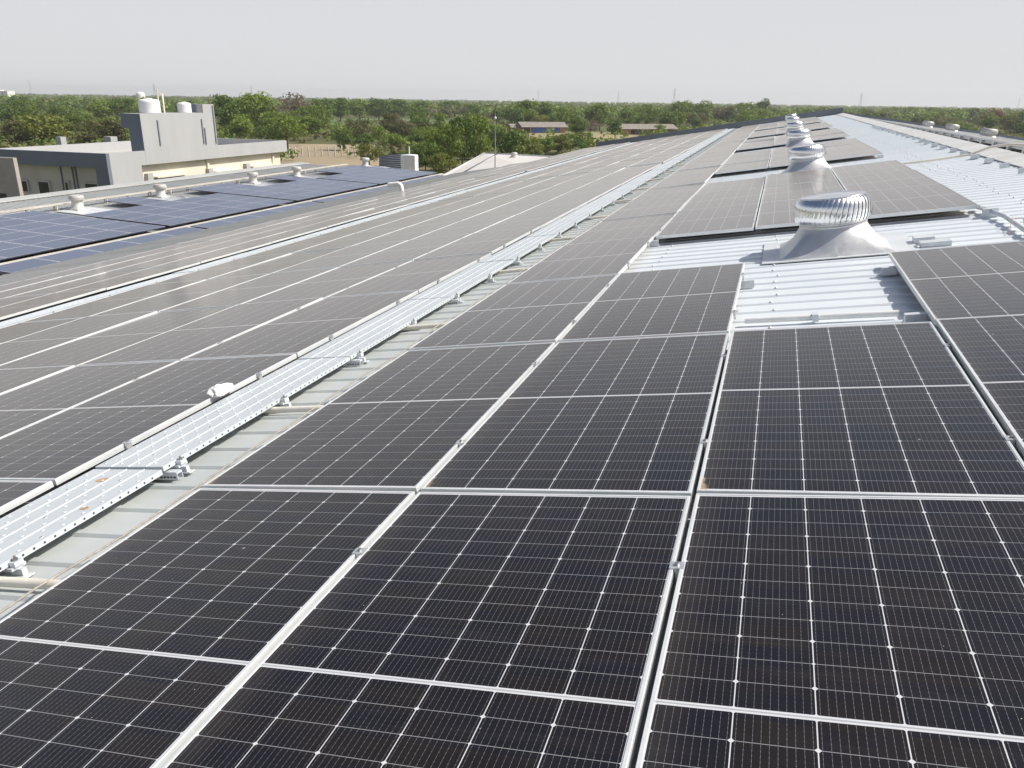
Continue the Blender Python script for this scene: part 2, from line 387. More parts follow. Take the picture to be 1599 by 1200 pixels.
# ------------------------------------------------------------------ solar panels
PW, PL, FH, LIP = 1.134, 2.278, .035, .011
PITCH = PW + .02; ROW = 2.296
def frame_geo(mb, ox=0, oy=0, oz=0, mat=0, simple=False):
    a, b, L = PW, PL, LIP
    o = [(0, 0), (a, 0), (a, b), (0, b)]; i = [(L, L), (a - L, L), (a - L, b - L), (L, b - L)]
    vs = [(ox + x, oy + y, oz - FH) for x, y in o] + [(ox + x, oy + y, oz - .0012) for x, y in o]
    k = .0012; c = [(k, k), (a - k, k), (a - k, b - k), (k, b - k)]
    vs += [(ox + x, oy + y, oz) for x, y in c] + [(ox + x, oy + y, oz) for x, y in i] + [(ox + x, oy + y, oz - .004) for x, y in i]
    fs = []
    for q in range(4):
        for l in range(4): fs.append((l * 4 + q, l * 4 + (q + 1) % 4, (l + 1) * 4 + (q + 1) % 4, (l + 1) * 4 + q))
    mb.add(vs, fs, mat)
def glass_geo(mb, ox=0, oy=0, oz=0, mat=0):
    L = LIP - .001; z = oz - .0022
    mb.quad((ox + L, oy + L, z), (ox + PW - L, oy + L, z), (ox + PW - L, oy + PL - L, z), (ox + L, oy + PL - L, z), mat,
            uv=[(L, L), (PW - L, L), (PW - L, PL - L), (L, PL - L)])
    zb = oz - .03
    mb.quad((ox + L, oy + PL - L, zb), (ox + PW - L, oy + PL - L, zb), (ox + PW - L, oy + L, zb), (ox + L, oy + L, zb), mat, uv=[(.0, .0)] * 4)
def clamp_geo(x, y):
    mb = MB(); mb.box(x - .023, x + .023, y - .02, y + .02, .0008, .0042); mb.box(x - .007, x + .007, y - .02, y + .02, -.05, .0008)
    mb.lathe([(.0075, .0042), (.0075, .011)], 6, 1, (x, y, 0), False); return mb
root0 = empty('solar_panel', at(0, 0))
fm = MB(); frame_geo(fm); fr0 = fm.build('frame', M_FRAME, root0)
gm = MB(); glass_geo(gm); gl0 = gm.build('glass', M_PV, root0)
root1 = empty('solar_panel', at(0, 0))
fr1 = fr0.copy(); C.objects.link(fr1); fr1.parent = root1
gl1 = gl0.copy(); C.objects.link(gl1); gl1.parent = root1
for y in (.50, 1.78): clamp_geo(PW + .01, y).build('clamp', [M_CLAMP, M_BOLT], root1)

panels = []      # (v, u, dn, colname, rowindex, wr)
MISS = lambda k: k >= 2 and (k - 2) % 4 == 0
GAPL, GAP2 = .34, .34
NK = 24
for k in range(-1, NK):
    u = ROW * k
    panels.append((0, u, 0, 'A', k, 0))
    if not MISS(k):
        panels.append((PITCH, u, 0, 'B', k, 0))
        if k != 1: panels.append((2 * PITCH, u + .015, 0, 'C', k, 0))
        panels.append((3 * PITCH, u, 0, 'D', k, 0))
for c in range(5):
    for k in range(-1, NK):
        u = ROW * k + .05 + (GAPL if k >= 10 else 0)
        if u + PL > UE - .1: continue
        if k < [-1, -1, 0, 0, 1][c]: continue
        panels.append((-1.0 - PW - c * PITCH, u, 0, 'L%d' % c, k, 0))
for c in range(4):
    for k in range(1, NK):
        u = ROW * k + .2 + (GAP2 if k >= 13 else 0)
        if u + PL > (UE if c < 3 else UM) - .1: continue
        if k < [1, 2, 2, 3][c]: continue
        panels.append((-7.75 - PW - c * PITCH, u, 0, 'M%d' % c, k, 0))
rv = [.28, .28 + PITCH, .28 + 2 * PITCH, .28 + 3 * PITCH + 1.25, .28 + 4 * PITCH + 1.25, .28 + 5 * PITCH + 1.25]
for c, v in enumerate(rv):
    for k in range(3, NK): panels.append((v, ROW * k + .1, .225, 'R%d' % c, k, 1))
def area(p):
    M_ = (WR if p[5] else W4) @ Matrix.Translation((p[0], p[1], p[2])); q = []
    for x, y in ((0, 0), (PW, 0), (PW, PL), (0, PL)):
        d = M_ @ Vector((x, y, 0)) - CAM; z = d.dot(ax[2])
        z = max(z, .3); q.append((d.dot(ax[0]) / z, d.dot(ax[1]) / z))
    ar = abs(sum(q[i][0] * q[(i + 1) % 4][1] - q[(i + 1) % 4][0] * q[i][1] for i in range(4)))
    return ar * (.05 if p[5] else 1)
panels.sort(key=area, reverse=True)
COLN = {'A': 'column against the near walkway, ridge side', 'B': 'second column up from the near walkway', 'C': 'column in line with the turbine vents', 'D': 'column nearest the roof ridge',
        'L0': 'column against the near walkway, eave side', 'L1': 'second column below the near walkway', 'L2': 'third column below the near walkway', 'L3': 'fourth column below the near walkway', 'L4': 'column just above the lower walkway',
        'M0': 'column just below the lower walkway', 'M1': 'second column below the lower walkway', 'M2': 'third column below the lower walkway', 'M3': 'lowest column by the bare eave'}
seen = {}
order = sorted(panels[:300], key=lambda p: (p[3], p[4]))
far = MB()
for p in order:
    v, u, dn, cn, k, wr = p
    near = (u < 9 and v > -4)
    src = root1 if near and cn != 'D' else root0
    if src.get('used'): o = dup(src)
    else: o = src; src['used'] = 1
    o.matrix_basis = (WR if wr else W4) @ Matrix.Translation((v, u, dn + random.uniform(-.001, .001))) @ Matrix.Rotation(random.gauss(0, .003), 4, 'X') @ Matrix.Rotation(random.gauss(0, .0045 if cn in 'ABCD' else .0007), 4, 'Y')
    i = seen.get(cn, 0); seen[cn] = i + 1
    tag(o, 'dark solar panel, %s from the camera in the %s' % (ORD[i], COLN.get(cn, 'column beyond the ridge')), 'solar panel', 'dark solar panels on the factory roof')
for o in list(C.objects):
    if 'used' in o: del o['used']
legs_done = set()
inv = Matrix.Identity(4)
for p in panels[300:]:
    v, u, dn, cn, k, wr = p
    t_ = MB(); frame_geo(t_, mat=0); glass_geo(t_, mat=1)
    if wr and cn == 'R0':
        for yy in (.1, 1.2): t_.box(0, .05, yy, yy + .12, -dn + .01, -FH, 0)
        t_.box(.06, .10, 0, PL, -.075, -FH, 0)
    M_ = (WR if wr else W4) @ Matrix.Translation((v, u, dn + random.uniform(-.003, .003)))
    base = len(far.f); far.add([M_ @ Vector(q) for q in t_.v], t_.f)
    for i_, m_ in enumerate(t_.m): far.m[base + i_] = m_
    for fi, uv in t_.uv.items(): far.uv[base + fi] = uv
tag(far.build('far_solar_panels', [M_FRAME, M_PV]), 'remaining far dark solar panels towards the far gable and beyond the ridge', 'solar panels', kind='stuff')

# ------------------------------------------------------------------ walkways
PLK = 2.0; WW = .47
def plank_mesh():
    mb = MB(); n0 = 0
    # ribbed top: flat lanes with shallow grooves
    lanes = [0, .112, .118, .232, .238, .352, .358, .47]
    prof = []
    for i in range(0, 8, 2):
        prof += [(lanes[i], 0), (lanes[i + 1], 0)]
        if i < 6: prof += [(lanes[i + 1] + .002, .0035), (lanes[i + 2] - .002, .0035)]
    prof = [(0, -.028)] + prof + [(.47, -.028)]
    vs = [(x, .006, z) for x, z in prof] + [(x, PLK - .006, z) for x, z in prof]; n = len(prof)
    mb.add(vs, [(i, i + 1, n + i + 1, n + i)[::-1] for i in range(n - 1)])
    mb.add([(x, .006, z) for x, z in prof], [tuple(range(n))]); mb.add([(x, PLK - .006, z) for x, z in prof], [tuple(range(n))[::-1]])
    for r in range(8):
        x = .03 + r * .0586
        for i in range(17):
            y = .05 + i * .1165 + (.058 if r % 2 else 0)
            if y > PLK - .03: continue
            k = 6; ring = lambda rad, z: [(x + rad * math.cos(q * math.pi / 3), y + rad * math.sin(q * math.pi / 3), z) for q in range(k)]
            mb.add(ring(.0105, .0003) + ring(.0062, .0032), [(q, (q + 1) % k, k + (q + 1) % k, k + q) for q in range(k)], 2)
            mb.add(ring(.0062, .0033), [tuple(range(k))], 1 if (r * 7 + i * 5) % 11 == 0 else 2)
    i = 0
    while .05 + i * .055 < PLK - .04:
        y = .05 + i * .055; z = -.015; k = 6
        mb.add([(.4712, y + .006 * math.cos(q * math.pi / 3), z + .006 * math.sin(q * math.pi / 3)) for q in range(k)], [tuple(range(k))], 1); i += 1
    return mb
wk = empty('walkway_plank', at(0, 0)); plank_mesh().build('deck', [M_GALV, M_HOLE, M_PIN], wk)
def bracket(y):
    b = MB(); b.box(.435, .495, y - .035, y + .035, -.046, -.033); b.box(.4735, .505, y - .022, y + .022, -.033, -.010)
    b.box(.455, .52, y - .012, y + .012, -.080, -.046); b.box(.455, .545, y - .022, y + .022, -.083, -.077)
    b.lathe([(.011, -.006), (.011, .004), (.005, .004), (.005, .014)], 6, 1, (.488, y, -.003), False)
    return b
for y in (.12, 1.1): bracket(y).build('bracket', [M_BLOCK, M_BOLT], wk)
sr = MB(); sr.box(-.04, .535, .02, .06, -.052, -.040); sr.box(-.04, .535, .02, .024, -.083, -.052); sr.box(-.04, .535, .056, .06, -.083, -.052)
for i in range(5): sr.box(.42 + i * .022, .434 + i * .022, .0185, .0197, -.074, -.064, 1)
sr.build('support_rail', [M_BLOCK, M_HOLE], wk)
first = True
def walkway(v0, ks, where, grp):
    global first
    for i, k in enumerate(ks):
        o = wk if first else dup(wk); first = False
        o.matrix_basis = at(v0, .25 + PLK * k, -.022) @ Matrix.Rotation(random.gauss(0, .002), 4, 'X') @ Matrix.Rotation(random.gauss(0, .004), 4, 'Y')
        tag(o, 'perforated galvanised plank, %s from the camera in the %s' % (ORD[i], where), 'walkway plank', grp)
        if grp.startswith('near') and k in (-1,):
            st = MB()
            for (sx, sy, sr_) in ((.13, .62, .045), (.40, 1.55, .02), (.2, 1.86, .03)):
                pts = [(sx + sr_ * 1.3 * math.cos(q * .7) * random.uniform(.6, 1.2), sy + sr_ * math.sin(q * .7) * random.uniform(.6, 1.2)) for q in range(9)]
                st.add([(x, y, .0012) for x, y in pts], [tuple(range(9))])
            st.build('rust_stain', M_RUST, o)
walkway(-.945, range(-2, 27), 'near walkway', 'near walkway planks')
walkway(-7.45, range(1, 27), 'lower walkway', 'lower walkway planks')

# conduits crossing under the near walkway
cuts = [-.75, 1.25, 3.28, 5.75, 8.05, 10.3, 12.7, 15.0, 17.3, 19.6, 21.9]
for i, u in enumerate(cuts):
    c = MB(); c.tube([(-1.15, u - .02, -.078), (-.4, u, -.076), (.15, u + .01, -.078)], .021, 8)
    tag(c.build('conduit_pipe', M_PVC, None, W4), 'cream plastic conduit crossing under the near walkway, %s from the camera' % ORD[i], 'conduit', 'conduits under the near walkway')
# conduits on the bare strip and at the ridge
def conduit(pts, r, label, mat=None, mw=None):
    c = MB(); c.tube(pts, r, 8); return tag(c.build('conduit_pipe', mat or M_PVC, None, mw if mw is not None else W4), label, 'conduit')
c_ = conduit([(2.36, 2.84, -.077), (2.9, 2.82, -.077), (3.33, 2.80, -.077)], .022, 'short white conduit lying on the bare strip before the nearest turbine vent', M_WHITE)
cl = MB(); cl.box(2.80, 2.84, 2.78, 2.86, -.1, -.05); cl.build('pipe_clip', M_BLOCK, c_)
conduit([(4.1, 13.62, -.07), (5.2, 13.58, -.06), (5.75, 13.56, -.04), (6.05, 13.55, .05), (6.35, 13.5, .06), (6.6, 13.3, .02), (6.75, 12.7, -.02), (6.9, 11., -.06), (7.2, 9., -.1)], .022, 'cream conduit running from the second panel group up over the ridge cap')
c_ = conduit([(4.62, 7.3, -.07), (4.66, 6.9, -.055), (4.70, 6.3, -.055), (4.66, 5.2, -.06), (4.60, 4.4, -.07)], .024, 'grey conduit beside the panel corner near the ridge', M_BLOCK)
wire = MB(); wire.tube([(4.70, 5.95, -.03), (4.67, 5.9, -.01), (4.64, 5.8, -.03), (4.60, 5.65, -.08), (4.55, 5.5, -.098)], .003, 6)
wire.tube([(4.71, 5.97, -.03), (4.74, 5.8, -.01), (4.70, 5.6, -.06)], .004, 6)
tag(wire.build('loose_wire', weathered('red_wire', (.36, .13, .09), (.45, .2, .14), 5.), None, W4), 'loose red wires hanging on the grey conduit near the ridge', 'wire')
rope = MB(); rope.tube([(-.155 + .012 * math.sin(i * 1.3), -2.6 + i * .45, -.062 + .008 * math.sin(i * 2.1)) for i in range(40)], .005, 6)
tag(rope.build('rope', M_ROPE, None, W4), 'thin rope lying along the bare sheet beside the near walkway', 'rope')
# mounting blocks on bare sheet
def block_mesh():
    b = MB(); t = .004
    b.box(-.055, .055, -.02, -.02 + t, CR + .001, -.04); b.box(-.055, .055, -.016, .05, CR + .001, CR + .005); b.box(-.055, .055, -.016, .03, -.044, -.04); b.box(-.055, -.051, -.016, .03, CR + .005, -.044)
    b.lathe([(.009, CR + .005), (.009, CR + .012)], 6, 1, (.02, .03, 0), False); return b
blk = None
def block(v, u, label, grp=None, s=1.):
    global blk
    o = blk.copy() if blk else block_mesh().build('mounting_block', [M_BLOCK, M_BOLT]); 
    if blk: C.objects.link(o)
    blk = blk or o
    o.matrix_basis = at(v, u, CR * (1 - s)) @ Matrix.Rotation(random.uniform(-.08, .08), 4, 'Z') @ Matrix.Scale(s, 4)
    return tag(o, label, 'mounting block', grp)
block(1.14, 6.80, 'zinc mounting block under the panel corner where the bare strip begins', s=1.1)
block(2.33, 4.05, 'zinc mounting block at the ridge-facing edge of the panel left of the vent')
block(3.42, 4.15, 'upper zinc mounting block in shade below the panel edge facing the vent')
block(3.40, 2.60, 'lower zinc mounting block in shade at the panel corner before the vent', s=1.1)
block(4.66, 6.72, 'zinc mounting block at the ridge-side corner behind the nearest vent', s=1.25)
block(4.55, 16.0, 'zinc mounting block at the corner of the second panel group')
block(4.70, 5.35, 'zinc mounting block holding the grey conduit near the ridge')
for i in range(22):
    block(5.80 + random.uniform(-.02, .02), 9.3 + i * 1.02 + random.uniform(-.05, .05), 'one of the bare zinc mounting blocks lined up below the ridge cap', 'zinc mounting blocks below the ridge cap', 1.15)
st = MB(); st.box(3.78, 3.95, 5.45, 5.62, CR + .002, -.05); st.box(3.80, 4.05, 5.22, 5.36, CR + .002, -.06)
tag(st.build('junction_box', M_BLOCK, None, W4), 'small grey junction boxes tucked beside the nearest vent base', 'junction box')
# crumpled cloth on the walkway edge
bm = bmesh.new(); bmesh.ops.create_icosphere(bm, subdivisions=4, radius=1)
from mathutils import noise as mno
for v in bm.verts:
    d = v.co.normalized(); r = 1 + .40 * mno.noise(d * 1.6) + .16 * mno.noise(d * 3.7) + .03 * mno.noise(d * 9)
    v.co = Vector((d.x * .055 * r, d.y * .095 * r, max(d.z * .042 * r, -.025)))
me = bpy.data.meshes.new('crumpled_cloth'); bm.to_mesh(me); bm.free(); me.materials.append(M_CLOTH)
o = bpy.data.objects.new('crumpled_cloth', me); C.objects.link(o); o.matrix_basis = at(-.985, 1.40, .022)
tag(o, 'crumpled white cloth lying on the panel edge beside the near walkway', 'cloth')

# ------------------------------------------------------------------ turbine vents
def vent_parts(root, alu, skirt, apron, blades=44, wide=True):
    # square-to-round base skirt
    mb = MB(); k = 40; lev = []
    for t in [i / 8 for i in range(9)]:
        e = t ** .9; z = CR + .004 + .232 * t ** 1.3 ; ring = []
        for j in range(k):
            a = 2 * math.pi * j / k; c, s_ = math.cos(a), math.sin(a); q = .50 / max(abs(c), abs(s_)); rr = q * (1 - e) + .305 * e
            ring.append((rr * c, rr * s_, z))
        lev += ring
    mb.add(lev, [(i * k + j, i * k + (j + 1) % k, (i + 1) * k + (j + 1) % k, (i + 1) * k + j) for i in range(8) for j in range(k)], 0, True)
    mb.box(-.012, .012, -.515, -.498, CR + .004, CR + .10)
    mb.build('base_skirt', skirt, root)
    nb = MB(); nb.lathe([(.305, .128), (.312, .142), (.300, .148), (.300, .164), (.315, .167), (.315, .175), (.25, .178)], 40)
    nb.build('neck', skirt, root)
    hb = MB(); prof = [(.318, .166), (.337, .180), (.347, .208), (.351, .245), (.350, .292), (.343, .335), (.324, .374), (.286, .405)]
    for b in range(blades):
        a0 = 2 * math.pi * b / blades; vs = []
        for i, (r, z) in enumerate(prof):
            tw = .20 * (i / 7) ** 1.8
            for j in range(4):
                f_ = j / 3; a = a0 + tw + f_ * 2 * math.pi / blades * 1.40
                rr = r * (1 + .030 * math.sin(f_ * math.pi * .95) - .055 * f_ + .012)
                vs.append((rr * math.cos(a), rr * math.sin(a), z))
        hb.add(vs, [(i * 4 + j, i * 4 + j + 1, (i + 1) * 4 + j + 1, (i + 1) * 4 + j) for i in range(7) for j in range(3)], 0, True)
    hb.build('turbine_head', alu, root)
    tb = MB(); tb.lathe([(.284, .394), (.296, .404), (.286, .411), (.24, .405), (.16, .407), (.05, .414), (.0, .415)], 40, capt=False); tb.build('top_cap', alu, root)
    ib = MB(); ib.lathe([(.26, .17), (.305, .22), (.305, .31), (.24, .39)], 24); ib.build('inner_drum', skirt, root)
    if apron:
        ab = MB(); ab.box(-.66, .70, -.55, .62, CR + .0015, CR + .004); ab.box(-.66, .62, -.58, -.54, CR + .0012, CR + .009); ab.build('flashing', apron, root)
V1 = empty('turbine_vent', at(0, 0)); vent_parts(V1, M_ALU, M_SKIRT, M_APRON)
VN = ['shiny turbine vent nearest the camera, standing in the wide bare strip', 'second nearest shiny turbine vent, reflected in the panels before it', 'third shiny turbine vent in the row along the ridge side', 'fourth shiny turbine vent in the row along the ridge side',
      'fifth shiny turbine vent in the row along the ridge side', 'farthest shiny turbine vent of the row, by the dark flashing']
for j in range(6):
    o = V1 if j == 0 else dup(V1)
    o.matrix_basis = at(3.08, 5.62 + 9.184 * j, 0) @ Matrix.Rotation(j * .05, 4, 'Z')
    tag(o, VN[j], 'roof vent', 'turbine vents along the ridge')
V2 = empty('turbine_vent', at(0, 0)); vent_parts(V2, M_VENTW, M_VENTW, None, 34)
V3 = empty('turbine_vent', at(0, 0)); vent_parts(V3, M_VENTW, M_VENTW, None, 34)
for ch in list(V3.children):
    if ch.name.startswith('base_skirt'): bpy.data.objects.remove(ch)
sm_ = MB(); sm_.box(-.34, .34, -.34, .34, -.40, -.30); sm_.lathe([(.33, -.30), (.26, -.18), (.25, .16)], 24); sm_.build('stem', M_VENTW, V3)
RN = ['farthest of the vents beyond the ridge', 'third vent along beyond the ridge', 'second vent along beyond the ridge, larger looking', 'dull vent beyond the ridge at the picture edge']
for j, u in enumerate((51., 43.6, 35.8, 28.2)):
    o = V2 if j == 0 else dup(V2)
    o.matrix_basis = WR @ Matrix.Translation((4.35, u, .16)) @ Matrix.Scale(.9, 4); tag(o, 'pale ' + RN[j] if j < 3 else RN[j], 'roof vent', 'vents beyond the ridge')
# white pipe bend and mast on the low side
pb = MB(); pb.tube([(-12.2, 27.2, CR), (-12.2, 27.2, .22), (-12.28, 27.2, .29), (-12.75, 27.2, .30)], .095, 12)
tag(pb.build('pipe_bend', M_WHITE, None, W4), 'white elbow-shaped pipe standing on the roof near the eave', 'pipe')
mast = empty('lightning_mast', Matrix.Translation(P(-13.4, 42.2, CR))); tag(mast, 'thin grey mast with a small round head at the far eave', 'mast')
mb = MB(); mb.tube([(0, 0, 0), (0, 0, 1.2), (0, 0, 2.75)], [.035, .028, .018], 8); mb.box(-.12, .12, -.12, .12, -.02, .012); mb.build('pole', M_STEEL, mast)
mb = MB(); mb.lathe([(.0, 2.7), (.05, 2.72), (.075, 2.79), (.05, 2.86), (0, 2.88)], 12, capt=False); mb.tube([(0, 0, 2.86), (0, 0, 3.05)], .008, 6); mb.build('mast_head', M_WHITE, mast)

# ------------------------------------------------------------------ second shed with blue panels
X0 = CAM.x - 19.35; X1 = CAM.x - 30.7; Z0 = -2.96; Z1 = -2.52; UA, UB = 2.0, 45.5
SL = math.atan2(Z1 - Z0, X0 - X1)
W2 = Matrix.Translation((X0, 0, Z0)) @ Matrix(((-math.cos(SL), 0, math.sin(SL)), (0, 1, 0), (math.sin(SL), 0, math.cos(SL)))).to_4x4()   # x runs away from the valley, up the low slope
sh2 = empty('storage_shed', W2); tag(sh2, 'low-pitched storage shed with blue panels beyond the main roof valley', 'building')
LX = (X0 - X1) / math.cos(SL)
r2 = MB(); corrugated(r2, UA, UB, -.6, LX, cr=0, tr=-.03); r2.build('roof_sheet', M_SHED2, sh2)
r2 = MB(); r2.box(LX - .55, LX + .12, UA, UB, .012, .07); r2.build('parapet_cap', M_SHED2, sh2)
r2 = MB(); r2.box(-.4, LX, UB - .1, UB, -.9, -.04); r2.box(LX - .1, LX + .05, UA, UB, -7.0, -.04); r2.box(-.4, LX - .1, UB - .1, UB, -7.0, -.9); r2.build('wall', M_WALL, sh2)
# pale service strips with dark shadow gaps (raised rails)
for xs_, nm, lab in ((.80, 'cable_tray', 'cream cable tray along the lower edge of the blue panel field'), (7.72, 'cable_tray', 'cream cable tray along the upper edge of the blue panel field')):
    t = MB(); zt = .14 if xs_ < 1 else .22; t.box(xs_, xs_ + .22, UA + .2, UB - .2, zt - .02, zt + .02)
    y = UA + .4
    while y < UB - .5: t.box(xs_ + .02, xs_ + .06, y, y + .05, .0, zt - .02); t.box(xs_ + .16, xs_ + .2, y, y + .05, .0, zt - .02); y += 1.3
    tag(t.build(nm, M_TRAY, None, W2), lab, 'cable tray')
pp = MB(); a, b, L = .99, 1.585, .022
pp.box(0, a, 0, b, -.035, -.004, 1)  # sides coloured dark to paint in the shade between panel blocks
pp.quad((.0, .0, 0), (a, 0, 0), (a, b, 0), (0, b, 0), 0, uv=[(0, 0), (a, 0), (a, b), (0, b)])
pmesh = pp.mesh('blue_solar_panel', [M_POLY, M_LOUVRE])
rows2 = [-.32] + [1.20 + i * 1.01 for i in range(6)]
VU2 = [on_x(x, y, CAM.x - 27.4).y for x, y in ((95, 322), (226, 296), (374, 283), (443, 267), (553, 259))]
for r_, x in enumerate(rows2):
    i = 0; n = 0
    while True:
        y = 4.16 + 8.24 * (i // 5) + (i % 5) * 1.6 + (.4 if r_ == 0 else 0); i += 1
        if y < 9.5: continue
        if y + b > UB - .3: break
        if r_ >= 5 and any(y < vu + 1.0 and y + b > vu - 1.0 for vu in VU2): continue
        if r_ <= 1 and y < 12: continue
        o = bpy.data.objects.new('blue_solar_panel', pmesh); C.objects.link(o); o.matrix_basis = W2 @ Matrix.Translation((x, y, .20 if r_ == 0 else .22))
        rn = 'lone lower strip by the valley' if r_ == 0 else '%s row up from the lower cable tray' % ORD[r_ - 1]
        tag(o, 'blue solar panel, %s from the near end, %s' % (ORD[n], rn), 'solar panel', 'blue solar panels on the storage shed'); n += 1
BN = ['nearest chalky turbine vent on the storage shed roof', 'second chalky turbine vent on the storage shed, below the grey office corner', 'third chalky turbine vent on the storage shed, by an empty panel place', 'fourth chalky turbine vent on the storage shed, before the cream wall', 'last chalky turbine vent on the storage shed, near its far end']
for j, vu in enumerate(VU2):
    o = V3 if j == 0 else dup(V3); o.matrix_basis = W2 @ Matrix.Translation((7.2, vu, .30)) @ Matrix.Diagonal((.80, .80, .72, 1)); tag(o, BN[j], 'roof vent', 'vents on the storage shed')
    ab = MB(); ab.box(-1.9, .4, -1.0, 1.0, -.395, -.380); ab.build('flashing', M_APRON, o)

# ------------------------------------------------------------------ third, pale roof beyond
def persp(x, y, d): q = ray(x, y); return CAM + q * d
A_ = [persp(688, 278, 74), persp(757, 240, 104), persp(870, 246, 92), persp(860, 275, 62)]
t3 = MB(); t3.add([tuple(p) for p in A_] + [(p.x, p.y, GZ) for p in A_], [(0, 1, 2, 3)[::-1], (0, 4, 5, 1), (1, 5, 6, 2), (2, 6, 7, 3), (3, 7, 4, 0)])
sh3 = tag(t3.build('pale_roof_shed', M_WROOF), 'low shed with a pale sloping metal roof beyond the main eave', 'building')
nv = (A_[1] - A_[0]).cross(A_[3] - A_[0]).normalized(); nv = nv if nv.z > 0 else -nv
t3 = MB(); pa = A_[0].lerp(A_[3], .16) + nv * .06; pb_ = A_[1].lerp(A_[2], .20) + nv * .06; t3.tube([pa, pa.lerp(pb_, .5), pb_], .09, 6)
t3.build('roof_gutter', M_LOUVRE, sh3)
t3 = MB(); t3.tube([A_[0] + nv * .05, A_[1] + nv * .05, A_[2] + nv * .05], .10, 6); t3.build('edge_trim', M_RIDGE, sh3)
o = dup(V2); pv = persp(803, 246, 92); o.matrix_basis = Matrix.Translation(pv + Vector((0, 0, .1))) @ Matrix.Scale(1.1, 4); tag(o, 'pale turbine vent alone on the far pale shed roof', 'roof vent')

# ------------------------------------------------------------------ office building
XB = CAM.x - 44.2; XL = CAM.x - 54.9; UF = on_x(170, 240, XB).y; UBk = on_x(447, 217, XB).y; ZT = -2.15
off = empty('office_building', Matrix.Translation((XB, UF, GZ))); tag(off, 'grey and cream flat-roofed office building with a roof tower', 'building')
OI = Matrix.Translation((-XB, -UF, -GZ))
def opart(mb, name, mat, parent=off): return mb.build(name, mat, parent, OI if parent is off else None)
BH = 1.0
m_ = MB()
m_.box(XB - .25, XB, UF, UBk, ZT - BH, ZT)                # right band
m_.box(XL, XL + .25, UF, UBk, ZT - BH, ZT - .003); m_.box(XL + .25, XB - .25, UBk - .25, UBk, ZT - BH, ZT - .003)
opart(m_, 'parapet', M_GREYW)
m_ = MB(); m_.box(XL, XB - .003, UF - .30, UF, ZT - BH, ZT - .002); m_.box(XB - 1.1, XB - .004, UF - .30, UF, GZ, ZT - BH); opart(m_, 'front_fascia', M_GREYD)  # front of band and pier coloured as the shaded side
UC = UF + 2.9
m_ = MB(); m_.box(XB - .6, XB, UF, UC, GZ, ZT - BH); opart(m_, 'corner_pier', M_GREYW)
m_ = MB(); m_.box(XB - .75, XB - .45, UC, UBk - .6, GZ, ZT - BH - .002); opart(m_, 'wall', M_CREAM)
m_ = MB(); m_.box(XL + .05, XB - 1.1, UF + .75, UF + 1.0, GZ, ZT - BH - .002); opart(m_, 'wall', M_RECESS)
m_ = MB(); m_.box(XL + .1, XL + .3, UF + 1.0, UBk - .3, GZ, ZT - BH - .002); m_.box(XL + .3, XB - .75, UBk - .75, UBk - .55, GZ, ZT - BH - .002); opart(m_, 'wall', M_CREAM)
m_ = MB(); m_.box(XL + .25, XB - .25, UF, UBk - .25, ZT - BH + .05, ZT - BH + .25); opart(m_, 'roof', M_ROOFSLAB)
# cream wall details: pipe, sunshades
m_ = MB()
for x in (322, 425):
    p = on_x(x, 245, XB - .44); m_.box(XB - .45, XB - .30, p.y - .12, p.y + .12, GZ, ZT - BH - .01)
opart(m_, 'wall_rib', M_CREAM)
for (xa, xb, ya) in ((242, 291, 276), (335, 376, 268), (392, 427, 260)):
    p, q = on_x(xa, ya, XB - .3), on_x(xb, ya - 5, XB - .3)
    m_ = MB(); m_.box(XB - .45, XB - .05, p.y, q.y, p.z - .12, p.z); wn = opart(m_, 'window', M_CREAM)
    m_ = MB(); m_.box(XB - .449, XB - .42, p.y + .1, q.y - .1, p.z - 1.4, p.z - .121); m_.build('pane', M_DARK, wn)
    m_ = MB(); m_.box(XB - .45, XB - .12, p.y - .9, p.y - .35, p.z - .5, p.z + .28); opart(m_, 'sunshade', M_GREYW)
# front openings
def opening(x0, x1, y0, y1, name):
    a_, b_ = on_u(x0, y0, UF + .74), on_u(x1, y1, UF + .74)
    m_ = MB(); m_.box(a_.x - .12, b_.x + .12, UF + .60, UF + .749, b_.z - .1, a_.z + .12); f_ = opart(m_, name, M_RECESS)
    m_ = MB(); m_.box(a_.x, b_.x, UF + .585, UF + .60, b_.z - .05, a_.z); m_.build('pane', M_DARK, f_)
opening(36, 46, 283, 298, 'window'); opening(62, 81, 284, 306, 'door'); opening(104, 110, 285, 299, 'window'); opening(135, 156, 287, 300, 'window')
for x in (97, 115, 120):
    p = on_u(x, 280, UF + .7); m_ = MB(); m_.tube([(p.x, UF + .70, GZ), (p.x, UF + .70, ZT - BH - .1)], .05, 6); opart(m_, 'drain_pipe', M_GREYD)
# roof clutter
m_ = MB(); p = on_z(98, 235, ZT - .9); m_.box(p.x - .3, p.x + .3, p.y - .3, p.y + .3, ZT - 1., ZT + .25); p = on_z(175, 233, ZT - .9); m_.box(p.x - .4, p.x + .4, p.y - .4, p.y + .4, ZT - 1., ZT + .2); opart(m_, 'roof_pillar', M_GREYW)
p = on_z(186, 237, ZT - .9); bl = MB(); bl.lathe([(.0, 0), (.26, .01), (.29, .1), (.29, .75), (.25, .85), (.1, .88), (.0, .88)], 16, 0, (0, 0, 0), capt=False)
for z in (.3, .6): bl.lathe([(.29, z - .03), (.305, z), (.29, z + .03)], 16, capt=False)
tag(bl.build('blue_drum', M_BLUE, None, Matrix.Translation((p.x, p.y, ZT - .9))), 'bright blue drum on the office roof beside the tower', 'drum')
